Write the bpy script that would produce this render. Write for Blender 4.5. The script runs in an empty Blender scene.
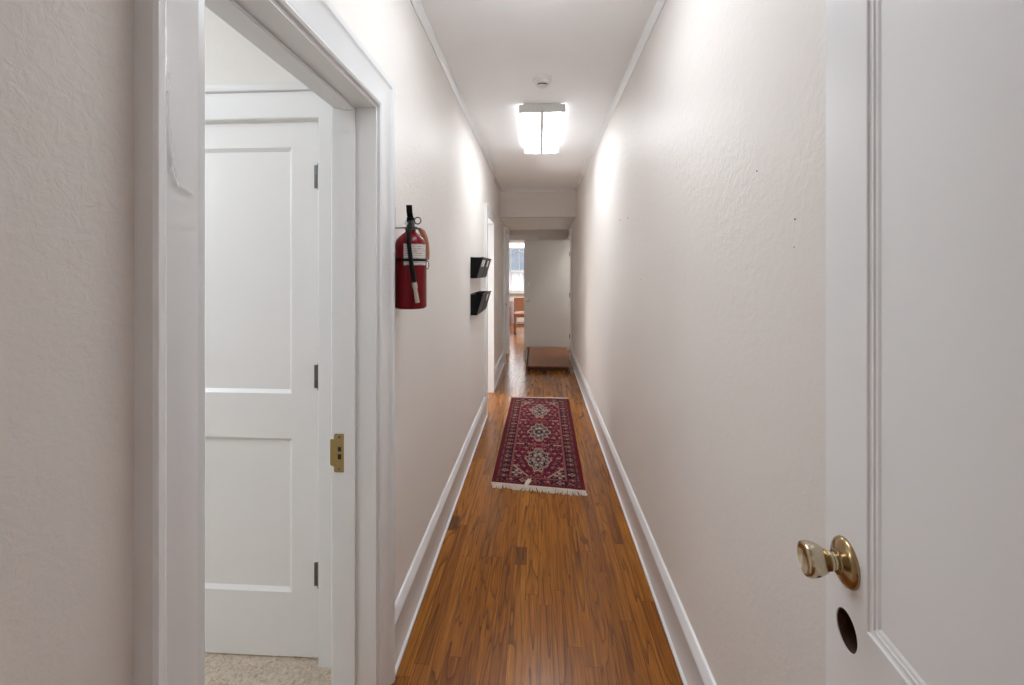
import bpy, bmesh, math, random
from mathutils import Vector, Matrix
random.seed(7)
PI = math.pi
C = bpy.context.scene.collection
sc = bpy.context.scene

# ------------------------------------------------------------------ materials
def srgb(r, g, b):
    f = lambda c: (c/255/12.92) if c/255 <= .04045 else ((c/255+.055)/1.055)**2.4
    return (f(r), f(g), f(b), 1)

class NT:
    def __init__(s, name):
        s.m = bpy.data.materials.new(name); s.m.use_nodes = True
        s.n = s.m.node_tree.nodes; s.l = s.m.node_tree.links
        s.b = s.n['Principled BSDF']
    def node(s, t, **kw):
        o = s.n.new(t)
        for k, v in kw.items(): setattr(o, k, v)
        return o
    def set(s, inp, v):
        if hasattr(v, 'is_linked') or isinstance(v, bpy.types.NodeSocket): s.l.new(v, inp)
        else: inp.default_value = v
    def math(s, op, a, b=0.0, c=0.0):
        o = s.node('ShaderNodeMath', operation=op)
        s.set(o.inputs[0], a); s.set(o.inputs[1], b); s.set(o.inputs[2], c)
        return o.outputs[0]
    def mix(s, fac, a, b, mode='MIX'):
        o = s.node('ShaderNodeMix', data_type='RGBA', blend_type=mode)
        s.set(o.inputs['Factor'], fac); s.set(o.inputs[6], a); s.set(o.inputs[7], b)
        return o.outputs[2]
    def ramp(s, fac, stops):
        o = s.node('ShaderNodeValToRGB')
        e = o.color_ramp.elements
        while len(e) < len(stops): e.new(.5)
        for q, (p, c) in zip(e, stops): q.position = p; q.color = c
        s.set(o.inputs[0], fac); return o.outputs[0]
    def coords(s, scale=(1,1,1), loc=(0,0,0)):
        t = s.node('ShaderNodeTexCoord'); m = s.node('ShaderNodeMapping')
        m.inputs['Scale'].default_value = scale; m.inputs['Location'].default_value = loc
        s.l.new(t.outputs['Object'], m.inputs[0]); return m.outputs[0]
    def noise(s, vec, scale, detail=3, rough=.55, dist=0):
        o = s.node('ShaderNodeTexNoise')
        s.set(o.inputs['Vector'], vec); o.inputs['Scale'].default_value = scale
        o.inputs['Detail'].default_value = detail; o.inputs['Roughness'].default_value = rough
        o.inputs['Distortion'].default_value = dist
        return o.outputs[0]
    def bump(s, h, strength, dist=.002):
        o = s.node('ShaderNodeBump'); o.inputs['Strength'].default_value = strength
        o.inputs['Distance'].default_value = dist
        s.set(o.inputs['Height'], h); s.l.new(o.outputs[0], s.b.inputs['Normal'])

def plain(name, col, rough=.5, metal=0, var=.06, vs=30, bump=0, bs=80, spec=.5, emit=None, es=0):
    t = NT(name); v = t.coords()
    n = t.noise(v, vs)
    dark = tuple(c*(1-var) for c in col[:3])+(1,)
    t.set(t.b.inputs['Base Color'], t.mix(n, col, dark))
    t.b.inputs['Roughness'].default_value = rough; t.b.inputs['Metallic'].default_value = metal
    t.b.inputs['Specular IOR Level'].default_value = spec
    if bump: t.bump(t.noise(v, bs, 4), bump)
    if emit:
        t.b.inputs['Emission Color'].default_value = emit; t.b.inputs['Emission Strength'].default_value = es
    return t.m

def wall_paint(name, col):
    t = NT(name); v = t.coords()
    big = t.noise(v, .8, 2)
    t.set(t.b.inputs['Base Color'], t.mix(big, col, tuple(c*.93 for c in col[:3])+(1,)))
    n1 = t.noise(v, 42, 4, .6, .6)
    n2 = t.noise(v, 150, 3, .6)
    mask = t.ramp(t.noise(v, 1.6, 2), [(.35, (.25,.25,.25,1)), (.7, (1,1,1,1))])
    sx = t.node('ShaderNodeSeparateXYZ'); t.l.new(v, sx.inputs[0])
    hz = t.ramp(t.math('ADD', t.math('MULTIPLY', sx.outputs[2], .5), t.math('MULTIPLY', t.noise(v, 2.2, 2), .3)), [(.88, (.3,.3,.3,1)), (1.0, (1,1,1,1))])
    mask = t.math('MULTIPLY', mask, hz)
    lump = t.ramp(n1, [(.42, (0,0,0,1)), (.68, (1,1,1,1))])
    h = t.math('ADD', t.math('MULTIPLY', lump, mask), t.math('MULTIPLY', n2, .25))
    t.bump(h, .48, .0030)
    t.b.inputs['Roughness'].default_value = .44
    t.b.inputs['Specular IOR Level'].default_value = .07
    return t.m

M = {}
M['wall'] = wall_paint('cream_wall_paint', (.785, .753, .724, 1))
M['room_wall'] = plain('pale_room_paint', (.80, .79, .765, 1), .55, bump=.1)
M['ceiling'] = plain('ceiling_paint', (.905, .915, .92, 1), .7, var=.04, vs=2, bump=.25, bs=120)
M['trim'] = plain('white_gloss_trim', (.805, .825, .84, 1), .27, var=.03, vs=6, bump=.06, bs=40)
M['door'] = plain('white_door_paint', (.84, .855, .87, 1), .3, var=.03, vs=4, bump=.05, bs=40)
M['grey_door'] = plain('grey_door_paint', (.62, .605, .58, 1), .45, var=.03, vs=4)
M['chip'] = plain('flake_glint_white', (.95, .95, .94, 1), .15, var=.02)  # whiter than the trim: the flakes' glint is put into the colour
M['brass'] = plain('aged_brass', (.45, .32, .17, 1), .2, 1, var=.25, vs=60)
M['brass_pale'] = plain('pale_worn_brass', (.64, .55, .40, 1), .16, 1, var=.15, vs=60)
M['strike'] = plain('dull_brass_plate', (.45, .34, .15, 1), .42, .85, var=.3, vs=120, bump=.15, bs=200)
M['steel'] = plain('grey_hinge_steel', (.20, .20, .21, 1), .42, 1, var=.6, vs=90)
M['chrome'] = plain('bright_metal', (.65, .65, .64, 1), .25, 1, var=.1)
M['dark'] = plain('dark_hole', (.02, .015, .012, 1), .8)
M['bore'] = plain('raw_brown_wood', (.09, .032, .018, 1), .5, var=.6, vs=70)
M['red'] = plain('red_enamel', (.165, .003, .007, 1), .25, var=.12, vs=10, spec=.2)
M['black'] = plain('black_plastic', (.005, .005, .006, 1), .5, var=.3, spec=.15)
M['black_gloss'] = plain('black_satin_plastic', (.010, .011, .016, 1), .4, var=.3, spec=.2)
M['rubber'] = plain('black_rubber', (.005, .006, .007, 1), .5, spec=.15)
M['nozzle'] = plain('grey_nozzle', (.50, .47, .42, 1), .5, var=.3, vs=200)
M['tag'] = plain('orange_brown_card', (.50, .20, .10, 1), .7, var=.25, vs=70)
M['card'] = plain('white_card', (.92, .92, .90, 1), .6, var=.06, vs=90)
M['plastic'] = plain('white_plastic', (.80, .795, .78, 1), .45, var=.03)
M['fixture'] = plain('white_enamel_fixture', (.72, .72, .71, 1), .4, var=.03)
M['diffuser'] = plain('lit_diffuser', (.85, .85, .83, 1), .4, var=.02, emit=(.92, .96, 1, 1), es=10.5)
M['diffuser_side'] = plain('lit_diffuser_side', (.85, .85, .83, 1), .4, var=.02, emit=(.92, .96, 1, 1), es=2.2)
M['bin'] = plain('lavender_white_plastic', (.62, .58, .66, 1), .5, var=.1)
M['house'] = None
M['fringe'] = plain('ivory_fringe', (.66, .58, .50, 1), .9, var=.35, vs=60)
M['ground'] = plain('pale_concrete', (.5, .49, .46, 1), .9, var=.2, vs=2)

def label_mat():
    t = NT('printed_label'); v = t.coords()
    w = t.node('ShaderNodeTexWave'); w.bands_direction = 'Z'
    w.inputs['Scale'].default_value = 38; w.inputs['Distortion'].default_value = 0
    t.l.new(v, w.inputs['Vector'])
    n = t.noise(v, 260, 1)
    k = t.math('MULTIPLY', t.math('GREATER_THAN', w.outputs[1], .72), t.math('GREATER_THAN', n, .47))
    t.set(t.b.inputs['Base Color'], t.mix(k, (.62, .59, .55, 1), (.25, .20, .20, 1)))
    t.b.inputs['Roughness'].default_value = .5
    return t.m
M['label'] = label_mat()

def floor_mat():
    t = NT('oak_strip_floor')
    co = t.node('ShaderNodeTexCoord'); sp = t.node('ShaderNodeSeparateXYZ')
    t.l.new(co.outputs['Object'], sp.inputs[0]); X, Y = sp.outputs[0], sp.outputs[1]
    px = t.math('DIVIDE', t.math('ADD', X, 20.012), .057)
    pid = t.math('FLOOR', px); fx = t.math('FRACT', px)
    wn = t.node('ShaderNodeTexWhiteNoise', noise_dimensions='1D'); t.l.new(pid, wn.inputs['W'])
    py = t.math('DIVIDE', t.math('ADD', t.math('ADD', Y, 30), t.math('MULTIPLY', wn.outputs[0], 7.0)), .92)
    jid = t.math('FLOOR', py); fy = t.math('FRACT', py)
    cid = t.math('ADD', t.math('MULTIPLY', pid, 13.37), t.math('MULTIPLY', jid, 7.77))
    wc = t.node('ShaderNodeTexWhiteNoise', noise_dimensions='1D'); t.l.new(cid, wc.inputs['W'])
    rnd = wc.outputs[0]
    def vec(sx, sy, zs):
        c = t.node('ShaderNodeCombineXYZ')
        t.l.new(t.math('MULTIPLY', X, sx), c.inputs[0]); t.l.new(t.math('MULTIPLY', Y, sy), c.inputs[1])
        t.l.new(t.math('MULTIPLY', rnd, zs), c.inputs[2]); return c.outputs[0]
    base = t.ramp(rnd, [(0, (.29, .097, .010, 1)), (.3, (.335, .114, .011, 1)), (.75, (.38, .135, .013, 1)), (1, (.45, .170, .019, 1))])
    ringn = t.noise(vec(13, .8, 61), 1.0, 2, .45, .6)
    rf = t.math('FRACT', t.math('MULTIPLY', ringn, 9))
    ring = t.ramp(rf, [(0, (1,1,1,1)), (.10, (.55,.55,.55,1)), (.30, (.05,.05,.05,1)), (.9, (0,0,0,1))])
    fine = t.ramp(t.noise(vec(260, 7, 31), 1.0, 3, .7), [(.42, (0,0,0,1)), (.66, (1,1,1,1))])
    streak = t.ramp(t.noise(vec(75, 2.2, 47), 1.0, 3, .6, .4), [(.30, (.62, .56, .50, 1)), (.55, (1, 1, 1, 1)), (.72, (1.28, 1.30, 1.32, 1))])
    base = t.mix(.85, base, streak, 'MULTIPLY')
    c = t.mix(t.math('MULTIPLY', ring, .78), base, (.060, .017, .004, 1))
    c = t.mix(t.math('MULTIPLY', fine, .5), c, (.09, .026, .006, 1))
    # a few stained blocks
    st = t.math('MULTIPLY', t.math('GREATER_THAN', rnd, .93), t.math('LESS_THAN', fy, .16))
    c = t.mix(t.math('MULTIPLY', st, .62), c, (.05, .018, .012, 1))
    gx = t.math('LESS_THAN', t.math('MINIMUM', fx, t.math('SUBTRACT', 1.0, fx)), .016)
    gy = t.math('LESS_THAN', fy, .0022)
    gap = t.math('MAXIMUM', gx, gy)
    c = t.mix(t.math('MULTIPLY', gap, .6), c, (.03, .012, .006, 1))
    t.set(t.b.inputs['Base Color'], c)
    t.set(t.b.inputs['Roughness'], t.math('ADD', .20, t.math('MULTIPLY', t.noise(vec(6, 2, 0), 1, 3), .06)))
    t.b.inputs['Specular IOR Level'].default_value = .36
    h = t.math('SUBTRACT', t.math('ADD', t.math('MULTIPLY', rnd, .35), t.math('MULTIPLY', t.noise(vec(30, 4, 9), 1, 2), .4)), t.math('ADD', gap, t.math('MULTIPLY', fine, .12)))
    t.bump(h, .06, .0004)
    return t.m
M['floor'] = floor_mat()

def wood_mat(name, a, b, rough=.4):
    t = NT(name); v = t.coords((30, 3, 30))
    n = t.noise(v, 1, 4, .6, .5)
    t.set(t.b.inputs['Base Color'], t.ramp(n, [(.35, a), (.65, b)]))
    t.b.inputs['Roughness'].default_value = rough
    return t.m
M['step_wood'] = wood_mat('brown_step_wood', (.21, .085, .040, 1), (.28, .118, .055, 1), .5)
M['step_dark'] = wood_mat('shaded_step_wood', (.05, .018, .010, 1), (.075, .027, .014, 1), .5)  # shade under the step's tread put into a darker brown
M['chair_wood'] = wood_mat('chair_oak', (.33, .15, .085, 1), (.42, .21, .12, 1), .4)
M['chair_dark'] = wood_mat('dark_chair_wood', (.14, .06, .045, 1), (.20, .09, .06, 1), .4)

def carpet_mat():
    t = NT('beige_carpet'); v = t.coords()
    n = t.noise(v, 55, 5, .7, 1.2); n2 = t.noise(v, 9, 2)
    c = t.ramp(n, [(.32, (.34, .27, .20, 1)), (.5, (.58, .50, .41, 1)), (.7, (.74, .68, .58, 1))])
    t.set(t.b.inputs['Base Color'], t.mix(t.math('MULTIPLY', n2, .2), c, (.5, .42, .33, 1)))
    t.b.inputs['Roughness'].default_value = .95
    t.bump(n, .6, .006)
    return t.m
M['carpet'] = carpet_mat()

def siding_mat():
    t = NT('white_board_wall'); v = t.coords()
    w = t.node('ShaderNodeTexWave'); w.bands_direction = 'X'; w.inputs['Scale'].default_value = .55
    t.l.new(v, w.inputs['Vector'])
    k = t.math('GREATER_THAN', w.outputs[1], .93)
    t.set(t.b.inputs['Base Color'], t.mix(k, (.50, .50, .53, 1), (.30, .30, .33, 1)))
    t.b.inputs['Roughness'].default_value = .7; return t.m
M['siding'] = siding_mat()
def shingle_mat():
    t = NT('blue_grey_shingle'); v = t.coords()
    b = t.node('ShaderNodeTexBrick'); b.inputs['Scale'].default_value = 2.2
    b.inputs['Color1'].default_value = (.022, .034, .052, 1); b.inputs['Color2'].default_value = (.034, .050, .072, 1)
    b.inputs['Mortar'].default_value = (.07, .10, .14, 1)
    t.l.new(v, b.inputs['Vector'])
    n = t.noise(v, 1.5, 4)
    t.set(t.b.inputs['Base Color'], t.mix(t.ramp(n, [(.5, (0,0,0,1)), (.7, (1,1,1,1))]), b.outputs[0], (.075, .09, .105, 1)))
    t.b.inputs['Roughness'].default_value = .8; return t.m
M['shingle'] = shingle_mat()
def glass_mat():
    t = NT('clear_pane')
    g = t.node('ShaderNodeBsdfGlass'); g.inputs['IOR'].default_value = 1.02; g.inputs['Roughness'].default_value = 0
    g.inputs['Color'].default_value = (.97, .98, .99, 1)
    tr = t.node('ShaderNodeBsdfTransparent'); gl = t.node('ShaderNodeBsdfGlossy'); gl.inputs['Roughness'].default_value = .02
    f = t.node('ShaderNodeFresnel'); f.inputs[0].default_value = 1.45
    mx = t.node('ShaderNodeMixShader')
    t.l.new(f.outputs[0], mx.inputs[0]); t.l.new(tr.outputs[0], mx.inputs[1]); t.l.new(gl.outputs[0], mx.inputs[2])
    out = t.n['Material Output']; t.l.new(mx.outputs[0], out.inputs[0])
    return t.m
M['glass'] = glass_mat()
def rug_mat():
    t = NT('woven_rug_pile')
    a = t.node('ShaderNodeVertexColor'); a.layer_name = 'pattern'
    v = t.coords(); n = t.noise(v, 160, 3)
    t.set(t.b.inputs['Base Color'], t.mix(t.math('MULTIPLY', n, .5), a.outputs[0], (.03, .01, .012, 1)))
    t.b.inputs['Roughness'].default_value = .95; t.b.inputs['Specular IOR Level'].default_value = .15
    t.bump(n, .5, .003)
    return t.m
M['rug'] = rug_mat()

# ------------------------------------------------------------------ mesh builder
class MB:
    def __init__(s): s.bm = bmesh.new()
    def _merge(s, b, mat=None):
        me = bpy.data.meshes.new('t'); b.to_mesh(me); b.free()
        if mat: me.transform(mat)
        s.bm.from_mesh(me); bpy.data.meshes.remove(me)
    def box(s, x0, x1, y0, y1, z0, z1, bev=0, mat=None):
        b = bmesh.new(); r = bmesh.ops.create_cube(b, size=1)
        for v in b.verts:
            v.co = Vector(((x0+x1)/2+v.co.x*abs(x1-x0), (y0+y1)/2+v.co.y*abs(y1-y0), (z0+z1)/2+v.co.z*abs(z1-z0)))
        if bev: bmesh.ops.bevel(b, geom=b.edges[:], offset=bev, segments=2, affect='EDGES', profile=.6)
        s._merge(b, mat); return s
    def lathe(s, prof, mat=None, seg=40, cap=True):
        """prof: (r, z) about local Z"""
        b = bmesh.new(); rings = []
        for r, z in prof:
            if r < 1e-6: rings.append([b.verts.new((0, 0, z))])
            else: rings.append([b.verts.new((r*math.cos(2*PI*k/seg), r*math.sin(2*PI*k/seg), z)) for k in range(seg)])
        for A, B in zip(rings, rings[1:]):
            for k in range(seg):
                j = (k+1) % seg
                if len(A) == 1 and len(B) == 1: continue
                if len(A) == 1: b.faces.new((A[0], B[j], B[k]))
                elif len(B) == 1: b.faces.new((A[k], A[j], B[0]))
                else: b.faces.new((A[k], A[j], B[j], B[k]))
        if cap:
            for R in (rings[0], rings[-1]):
                if len(R) > 1: b.faces.new(R)
        bmesh.ops.recalc_face_normals(b, faces=b.faces[:])
        s._merge(b, mat); return s
    def tube(s, pts, r, seg=12):
        pts = [Vector(p) for p in pts]; b = bmesh.new(); rings = []
        n = len(pts); rs = r if isinstance(r, (list, tuple)) else [r]*n
        up = Vector((0, 0, 1))
        prevx = None
        for i, p in enumerate(pts):
            d = (pts[min(i+1, n-1)]-pts[max(i-1, 0)]).normalized()
            if prevx is None:
                a = up if abs(d.z) < .9 else Vector((1, 0, 0)); x = d.cross(a).normalized()
            else: x = (prevx-d*prevx.dot(d)).normalized()
            prevx = x; y = d.cross(x)
            rings.append([b.verts.new(p+x*math.cos(2*PI*k/seg)*rs[i]+y*math.sin(2*PI*k/seg)*rs[i]) for k in range(seg)])
        for A, B in zip(rings, rings[1:]):
            for k in range(seg): j = (k+1) % seg; b.faces.new((A[k], A[j], B[j], B[k]))
        b.faces.new(rings[0]); b.faces.new(rings[-1])
        bmesh.ops.recalc_face_normals(b, faces=b.faces[:])
        s._merge(b); return s
    def prism(s, poly, fn, t0, t1):
        """2D polygon swept from t0 to t1; fn(u, v, t) -> point"""
        b = bmesh.new()
        A = [b.verts.new(fn(u, v, t0)) for u, v in poly]; B = [b.verts.new(fn(u, v, t1)) for u, v in poly]
        n = len(poly)
        for k in range(n): j = (k+1) % n; b.faces.new((A[k], A[j], B[j], B[k]))
        b.faces.new(A); b.faces.new(B)
        bmesh.ops.recalc_face_normals(b, faces=b.faces[:])
        s._merge(b); return s
    def sweep(s, prof, path, fn, closed=False):
        """mitred sweep: prof (w, t), path list of (a, z, sa, sz): point = (a+sa*w, z+sz*w) at thickness t"""
        b = bmesh.new()
        R = [[b.verts.new(fn(a+sa*w, z+sz*w, t)) for w, t in prof] for a, z, sa, sz in path]
        n = len(prof); seq = list(zip(R, R[1:]))
        if closed: seq.append((R[-1], R[0]))
        for A, B in seq:
            for k in range(n): j = (k+1) % n; b.faces.new((A[k], A[j], B[j], B[k]))
        if not closed: b.faces.new(R[0]); b.faces.new(R[-1])
        bmesh.ops.recalc_face_normals(b, faces=b.faces[:])
        s._merge(b); return s
    def build(s, name, mat, parent=None, smooth=False, loc=None, label=None):
        me = bpy.data.meshes.new(name); s.bm.to_mesh(me); s.bm.free()
        me.materials.append(mat)
        if smooth:
            for p in me.polygons: p.use_smooth = True
            try: me.set_sharp_from_angle(angle=math.radians(38))
            except Exception: pass
        o = bpy.data.objects.new(name, me); C.objects.link(o)
        if parent: o.parent = parent
        if loc: o.location = loc
        if label: o['label'] = label
        return o

def tag(o, label, cat, group=None, kind=None):
    o['label'] = label; o['category'] = cat
    if group: o['group'] = group
    if kind: o['kind'] = kind
    return o
def struct(o, label, cat): return tag(o, label, cat, kind='structure')
def thing(name, label, cat, loc=(0,0,0), rotz=0, group=None, kind=None):
    o = bpy.data.objects.new(name, None); C.objects.link(o); o.empty_display_size = .05
    o.location = loc; o.rotation_euler = (0, 0, rotz)
    return tag(o, label, cat, group, kind)
def axis_mat(origin, direction):
    """matrix taking local Z to direction"""
    d = Vector(direction).normalized()
    return Matrix.Translation(Vector(origin)) @ d.to_track_quat('Z', 'Y').to_matrix().to_4x4()

# ------------------------------------------------------------------ dimensions
EYE = 1.45
XL, XL2, XR, H = -.54, -.565, .533, 2.615
WT = .13
D1 = (.689, 1.481, 2.0)      # near left doorway (y0, y1, height)
D2 = (4.58, 5.42, 2.03)     # second left doorway
D3 = (7.17, 7.97, 2.04)     # vestibule left door
D4 = (7.50, 8.40, 2.04)     # vestibule right door
YH, ZH, YE = 6.54, 2.226, 8.62   # header, its underside, end wall
DE = (-.62, -.10, 2.03)     # end doorway (x0, x1, height)
RY = 13.0                   # far room window wall

# ------------------------------------------------------------------ shell
m = MB()
x0, x1 = XL-WT, XL
m.box(x0, x1, -.18, D1[0], 0, H); m.box(x0, x1, D1[0], D1[1], D1[2], H); m.box(x0, x1, D1[1], D2[0], 0, H)
m.box(x0, x1, D2[0], D2[1], D2[2], H)
y0 = XL2-WT
m.box(y0, XL2, D2[1], D3[0], 0, H); m.box(y0, XL2, D3[0], D3[1], D3[2], H); m.box(y0, XL2, D3[1], YE, 0, H)
struct(m.build('wall_left', M['wall']), 'cream textured left wall of the long hallway', 'wall')
m = MB()
m.box(XR, XR+WT, -.18, D4[0], 0, H); m.box(XR, XR+WT, D4[0], D4[1], D4[2], H); m.box(XR, XR+WT, D4[1], YE, 0, H)
wr = struct(m.build('wall_right', M['wall']), 'cream textured right wall of the long hallway', 'wall')
m = MB()
for y, z, r in ((3.035, 1.786, .005), (2.765, 1.768, .005), (.982, 1.558, .0025), (.985, 1.50, .0013), (1.148, 1.695, .0022), (2.42, 1.405, .003)):
    m.lathe([(0, .0012), (r*.8, .001), (r, 0)], axis_mat((XR, y, z), (-1, 0, 0)), 10, False)
m.build('nail_hole', M['dark'], wr)
m = MB()
m.box(-3.2, -.46, -.18, -.06, 0, H); m.box(.40, .69, -.18, -.06, 0, H); m.box(-.46, .40, -.18, -.06, 2.07, H)
m.box(-1.9, -1.8, -3, -.18, 0, H); m.box(1.8, 1.9, -3, -.18, 0, H); m.box(-1.9, 1.9, -3.1, -3, 0, H)
struct(m.build('wall_rear', M['wall']), 'wall with the open doorway behind the viewpoint', 'wall')
m = MB()
m.box(XL2, XR, YH, YH+.12, ZH, H)
struct(m.build('wall_header', M['wall']), 'cream header dropped across the hallway end', 'wall')
m = MB()
m.box(-2.6, DE[0], YE, YE+.13, 0, 2.7); m.box(DE[1], 2.6, YE, YE+.13, 0, 2.7); m.box(DE[0], DE[1], YE, YE+.13, DE[2], 2.7)
struct(m.build('wall_end', M['wall']), 'end wall of the hallway behind the open grey door', 'wall')
m = MB().box(-.69, XR+WT, -.18, YH+.12, H, H+.1)
struct(m.build('ceiling', M['ceiling']), 'white flat hallway ceiling with thin cove trim', 'ceiling')
m = MB().box(XL2, XR, YH+.12, YE, ZH, ZH+.1)
struct(m.build('ceiling_vestibule', M['ceiling']), 'low ceiling behind the dropped header', 'ceiling')
m = MB().box(-1.9, 1.9, -3.1, -.18, H, H+.1)
struct(m.build('ceiling_rear', M['ceiling']), 'ceiling of the room behind the viewpoint', 'ceiling')
m = MB().box(-.62, 2.6, -3, RY, -.1, 0); m.box(-1.9, -.62, -3, -.18, -.1, 0); m.box(-2.6, -.62, 2.0, RY, -.1, 0)
struct(m.build('floor', M['floor']), 'glossy brown oak strip floor of the hallway', 'floor')

# near left room
RX = -3.1
m = MB()
IY = 1.637                       # face of the wall holding the inner door
ID = (-1.584, -.806, 2.010)
m.box(RX, ID[0], IY, IY+.12, 0, H); m.box(ID[1], XL-WT, IY, IY+.12, 0, H); m.box(ID[0], ID[1], IY, IY+.12, ID[2], H)
m.box(RX-.1, RX, -.18, IY+.12, 0, H)
struct(m.build('wall_side_room', M['room_wall']), 'pale wall above and around the panelled door in the side room', 'wall')
m = MB().box(RX-.1, XL-WT, -.18, IY+.12, H, H+.1)
struct(m.build('ceiling_side_room', M['ceiling']), 'white ceiling of the side room', 'ceiling')
m = MB().box(RX, -.62, -.18, IY+.3, -.1, .004)
struct(m.build('floor_side_room', M['carpet']), 'beige speckled carpet inside the side room', 'floor')

# second left room, right closet, far room shells
m = MB()
m.box(-2.3, -2.2, 4.2, 5.9, 0, H); m.box(-2.2, XL-WT, 4.1, 4.2, 0, H); m.box(-2.2, XL2-WT, 5.8, 5.9, 0, H)
struct(m.build('wall_second_room', M['room_wall']), 'pale walls of the room through the farther left doorway', 'wall')
m = MB().box(-2.3, XL-WT, 4.1, 5.9, H, H+.1)
struct(m.build('ceiling_second_room', M['ceiling']), 'ceiling of the room through the farther left doorway', 'ceiling')
m = MB()
m.box(1.6, 1.7, 7.2, YE, 0, H); m.box(XR+WT, 1.6, 7.1, 7.2, 0, H)
struct(m.build('wall_closet', M['room_wall']), 'walls of the closet the grey door belongs to', 'wall')
m = MB().box(XR+WT, 1.7, 7.1, YE, H, H+.1)
struct(m.build('ceiling_closet', M['ceiling']), 'ceiling of the closet beside the grey door', 'ceiling')
W1 = (-1.53, .15, .84, 2.30)
m = MB()
m.box(-2.7, -2.6, YE, RY+.15, 0, 2.7); m.box(2.6, 2.7, YE, RY+.15, 0, 2.7)
m.box(-2.6, W1[0], RY, RY+.15, 0, 2.7); m.box(W1[1], 2.6, RY, RY+.15, 0, 2.7)
m.box(W1[0], W1[1], RY, RY+.15, 0, W1[2]); m.box(W1[0], W1[1], RY, RY+.15, W1[3], 2.7)
struct(m.build('wall_far_room', M['room_wall']), 'pale walls of the bright room at the end of the hallway', 'wall')
m = MB().box(-2.7, 2.7, YE, RY+.15, 2.7, 2.8)
struct(m.build('ceiling_far_room', M['ceiling']), 'ceiling of the bright room at the end', 'ceiling')

# ------------------------------------------------------------------ trim
CAS = [(0, 0), (0, .013), (.006, .017), (.014, .013), (.02, .015), (.080, .019), (.090, .025), (.096, .0295), (.107, .030), (.112, .026), (.112, 0)]
PLAIN = [(0, 0), (0, .02), (.004, .024), (.088, .024), (.092, .02), (.092, 0)]
n_trim = [0]
def trim_build(m, label, mat='trim', cat='trim'):
    n_trim[0] += 1
    return struct(m.build('trim_%d' % n_trim[0], M[mat], smooth=True), label, cat)
def casing(fn, a0, a1, h, prof, z0=0):
    return MB().sweep(prof, [(a0, z0, -1, 0), (a0, h, -1, 1), (a1, h, 1, 1), (a1, z0, 1, 0)], fn)
def jamb(m, fn, a0, a1, h, d0, d1, th=.018):
    """three boards lining an opening: depth d0..d1"""
    m.sweep([(0, d0), (0, d1), (th, d1), (th, d0)], [(a0+th, 0, -1, 0), (a0+th, h-th, -1, 1), (a1-th, h-th, 1, 1), (a1-th, 0, 1, 0)], fn)
fL = lambda a, z, t: Vector((XL+t, a, z))
fL2 = lambda a, z, t: Vector((XL2+t, a, z))
fR = lambda a, z, t: Vector((XR-t, a, z))
fE = lambda a, z, t: Vector((a, YE-t, z))
fI = lambda a, z, t: Vector((a, IY-t, z))
fLb = lambda a, z, t: Vector((XL-WT-t, a, z))

# near left doorway: casing, then jamb lining with stop
m = casing(fL, D1[0], D1[1], D1[2], CAS)
near = trim_build(m, 'white moulded casing round the near left doorway')
crack = [(.612, 1.731), (.6085, 1.718), (.606, 1.702), (.6065, 1.688), (.608, 1.668), (.6105, 1.648), (.613, 1.632), (.6155, 1.612), (.618, 1.597), (.6215, 1.583), (.628, 1.573), (.641, 1.571), (.655, 1.566)]
# lifted flakes of paint standing off the flat of the near casing leg
b = bmesh.new()
fx = lambda y: XL+.019-.004*max(0, (y-.612)/.052)+.0008
for (ya, za), (yb, zb) in zip(crack, crack[1:]):
    wd = random.choice((.0012, .002, .003, .0036)); wd2 = random.choice((.0010, .002, .003))
    q = [b.verts.new(p) for p in ((fx(ya)+.0003, ya+wd, za), (fx(ya)+.0036, ya-wd*.2, za), (fx(yb)+.0036, yb-wd2*.2, zb), (fx(yb)+.0003, yb+wd2, zb))]
    b.faces.new(q)
bmesh.ops.solidify(b, geom=b.faces[:], thickness=.0003)
m = MB(); m._merge(b)
m.build('paint_crack', M['chip'], near, label='flaking paint crack with a painted glint on the near casing leg')
m = MB()
jamb(m, fL, D1[0]-.001, D1[1]+.001, D1[2]+.001, -.138, .004, .012)
stp = [(0, -.099), (0, -.063), (.009, -.063), (.011, -.065), (.011, -.092), (.006, -.099)]
th = .023
m.sweep(stp, [(D1[0]+th, 0, -1, 0), (D1[0]+th, D1[2]-th, -1, 1), (D1[1]-th, D1[2]-th, 1, 1), (D1[1]-th, 0, 1, 0)], fL)
jb = trim_build(m, 'white jamb lining with door stop in the near left doorway')
# strike plate on the far jamb (faces -Y)
yj = D1[1]-.0115
m = MB()
def plate(u, v, t): return Vector((u, yj-t, v))
xs0, xs1, xs2 = -.690, -.678, -.641
zc = .848
P = [(xs1+.004, zc-.063), (xs2-.002, zc-.063), (xs2, zc-.060), (xs2, zc+.060), (xs2-.002, zc+.063), (xs1+.004, zc+.063), (xs1+.001, zc+.059), (xs1+.001, zc+.045), (xs0+.001, zc+.045), (xs0, zc+.043), (xs0, zc-.038), (xs0+.003, zc-.042), (xs1+.001, zc-.045), (xs1+.001, zc-.060)]
m.prism(P, plate, 0, .0022)
sp = m.build('strike_plate', M['strike'], jb, label='worn brass strike plate')
m = MB()
for z, r in ((zc+.013, .0075), (zc-.012, .0085)):
    m.box(-.664, -.652, yj-.0030, yj-.0021, z-r, z+r, .0004)
m.build('latch_slot', M['dark'], sp)
m = MB()
for z in (zc+.053, zc-.052):
    m.lathe([(0, .0012), (.003, .001), (.0042, 0)], axis_mat((-.659, yj-.0022, z), (0, -1, 0)), 14, False)
m.build('screw', M['steel'], sp)
# room side casing of the near left doorway
trim_build(casing(fLb, D1[0], D1[1], D1[2], PLAIN), 'flat white casing on the room side of the near left doorway')

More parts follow.
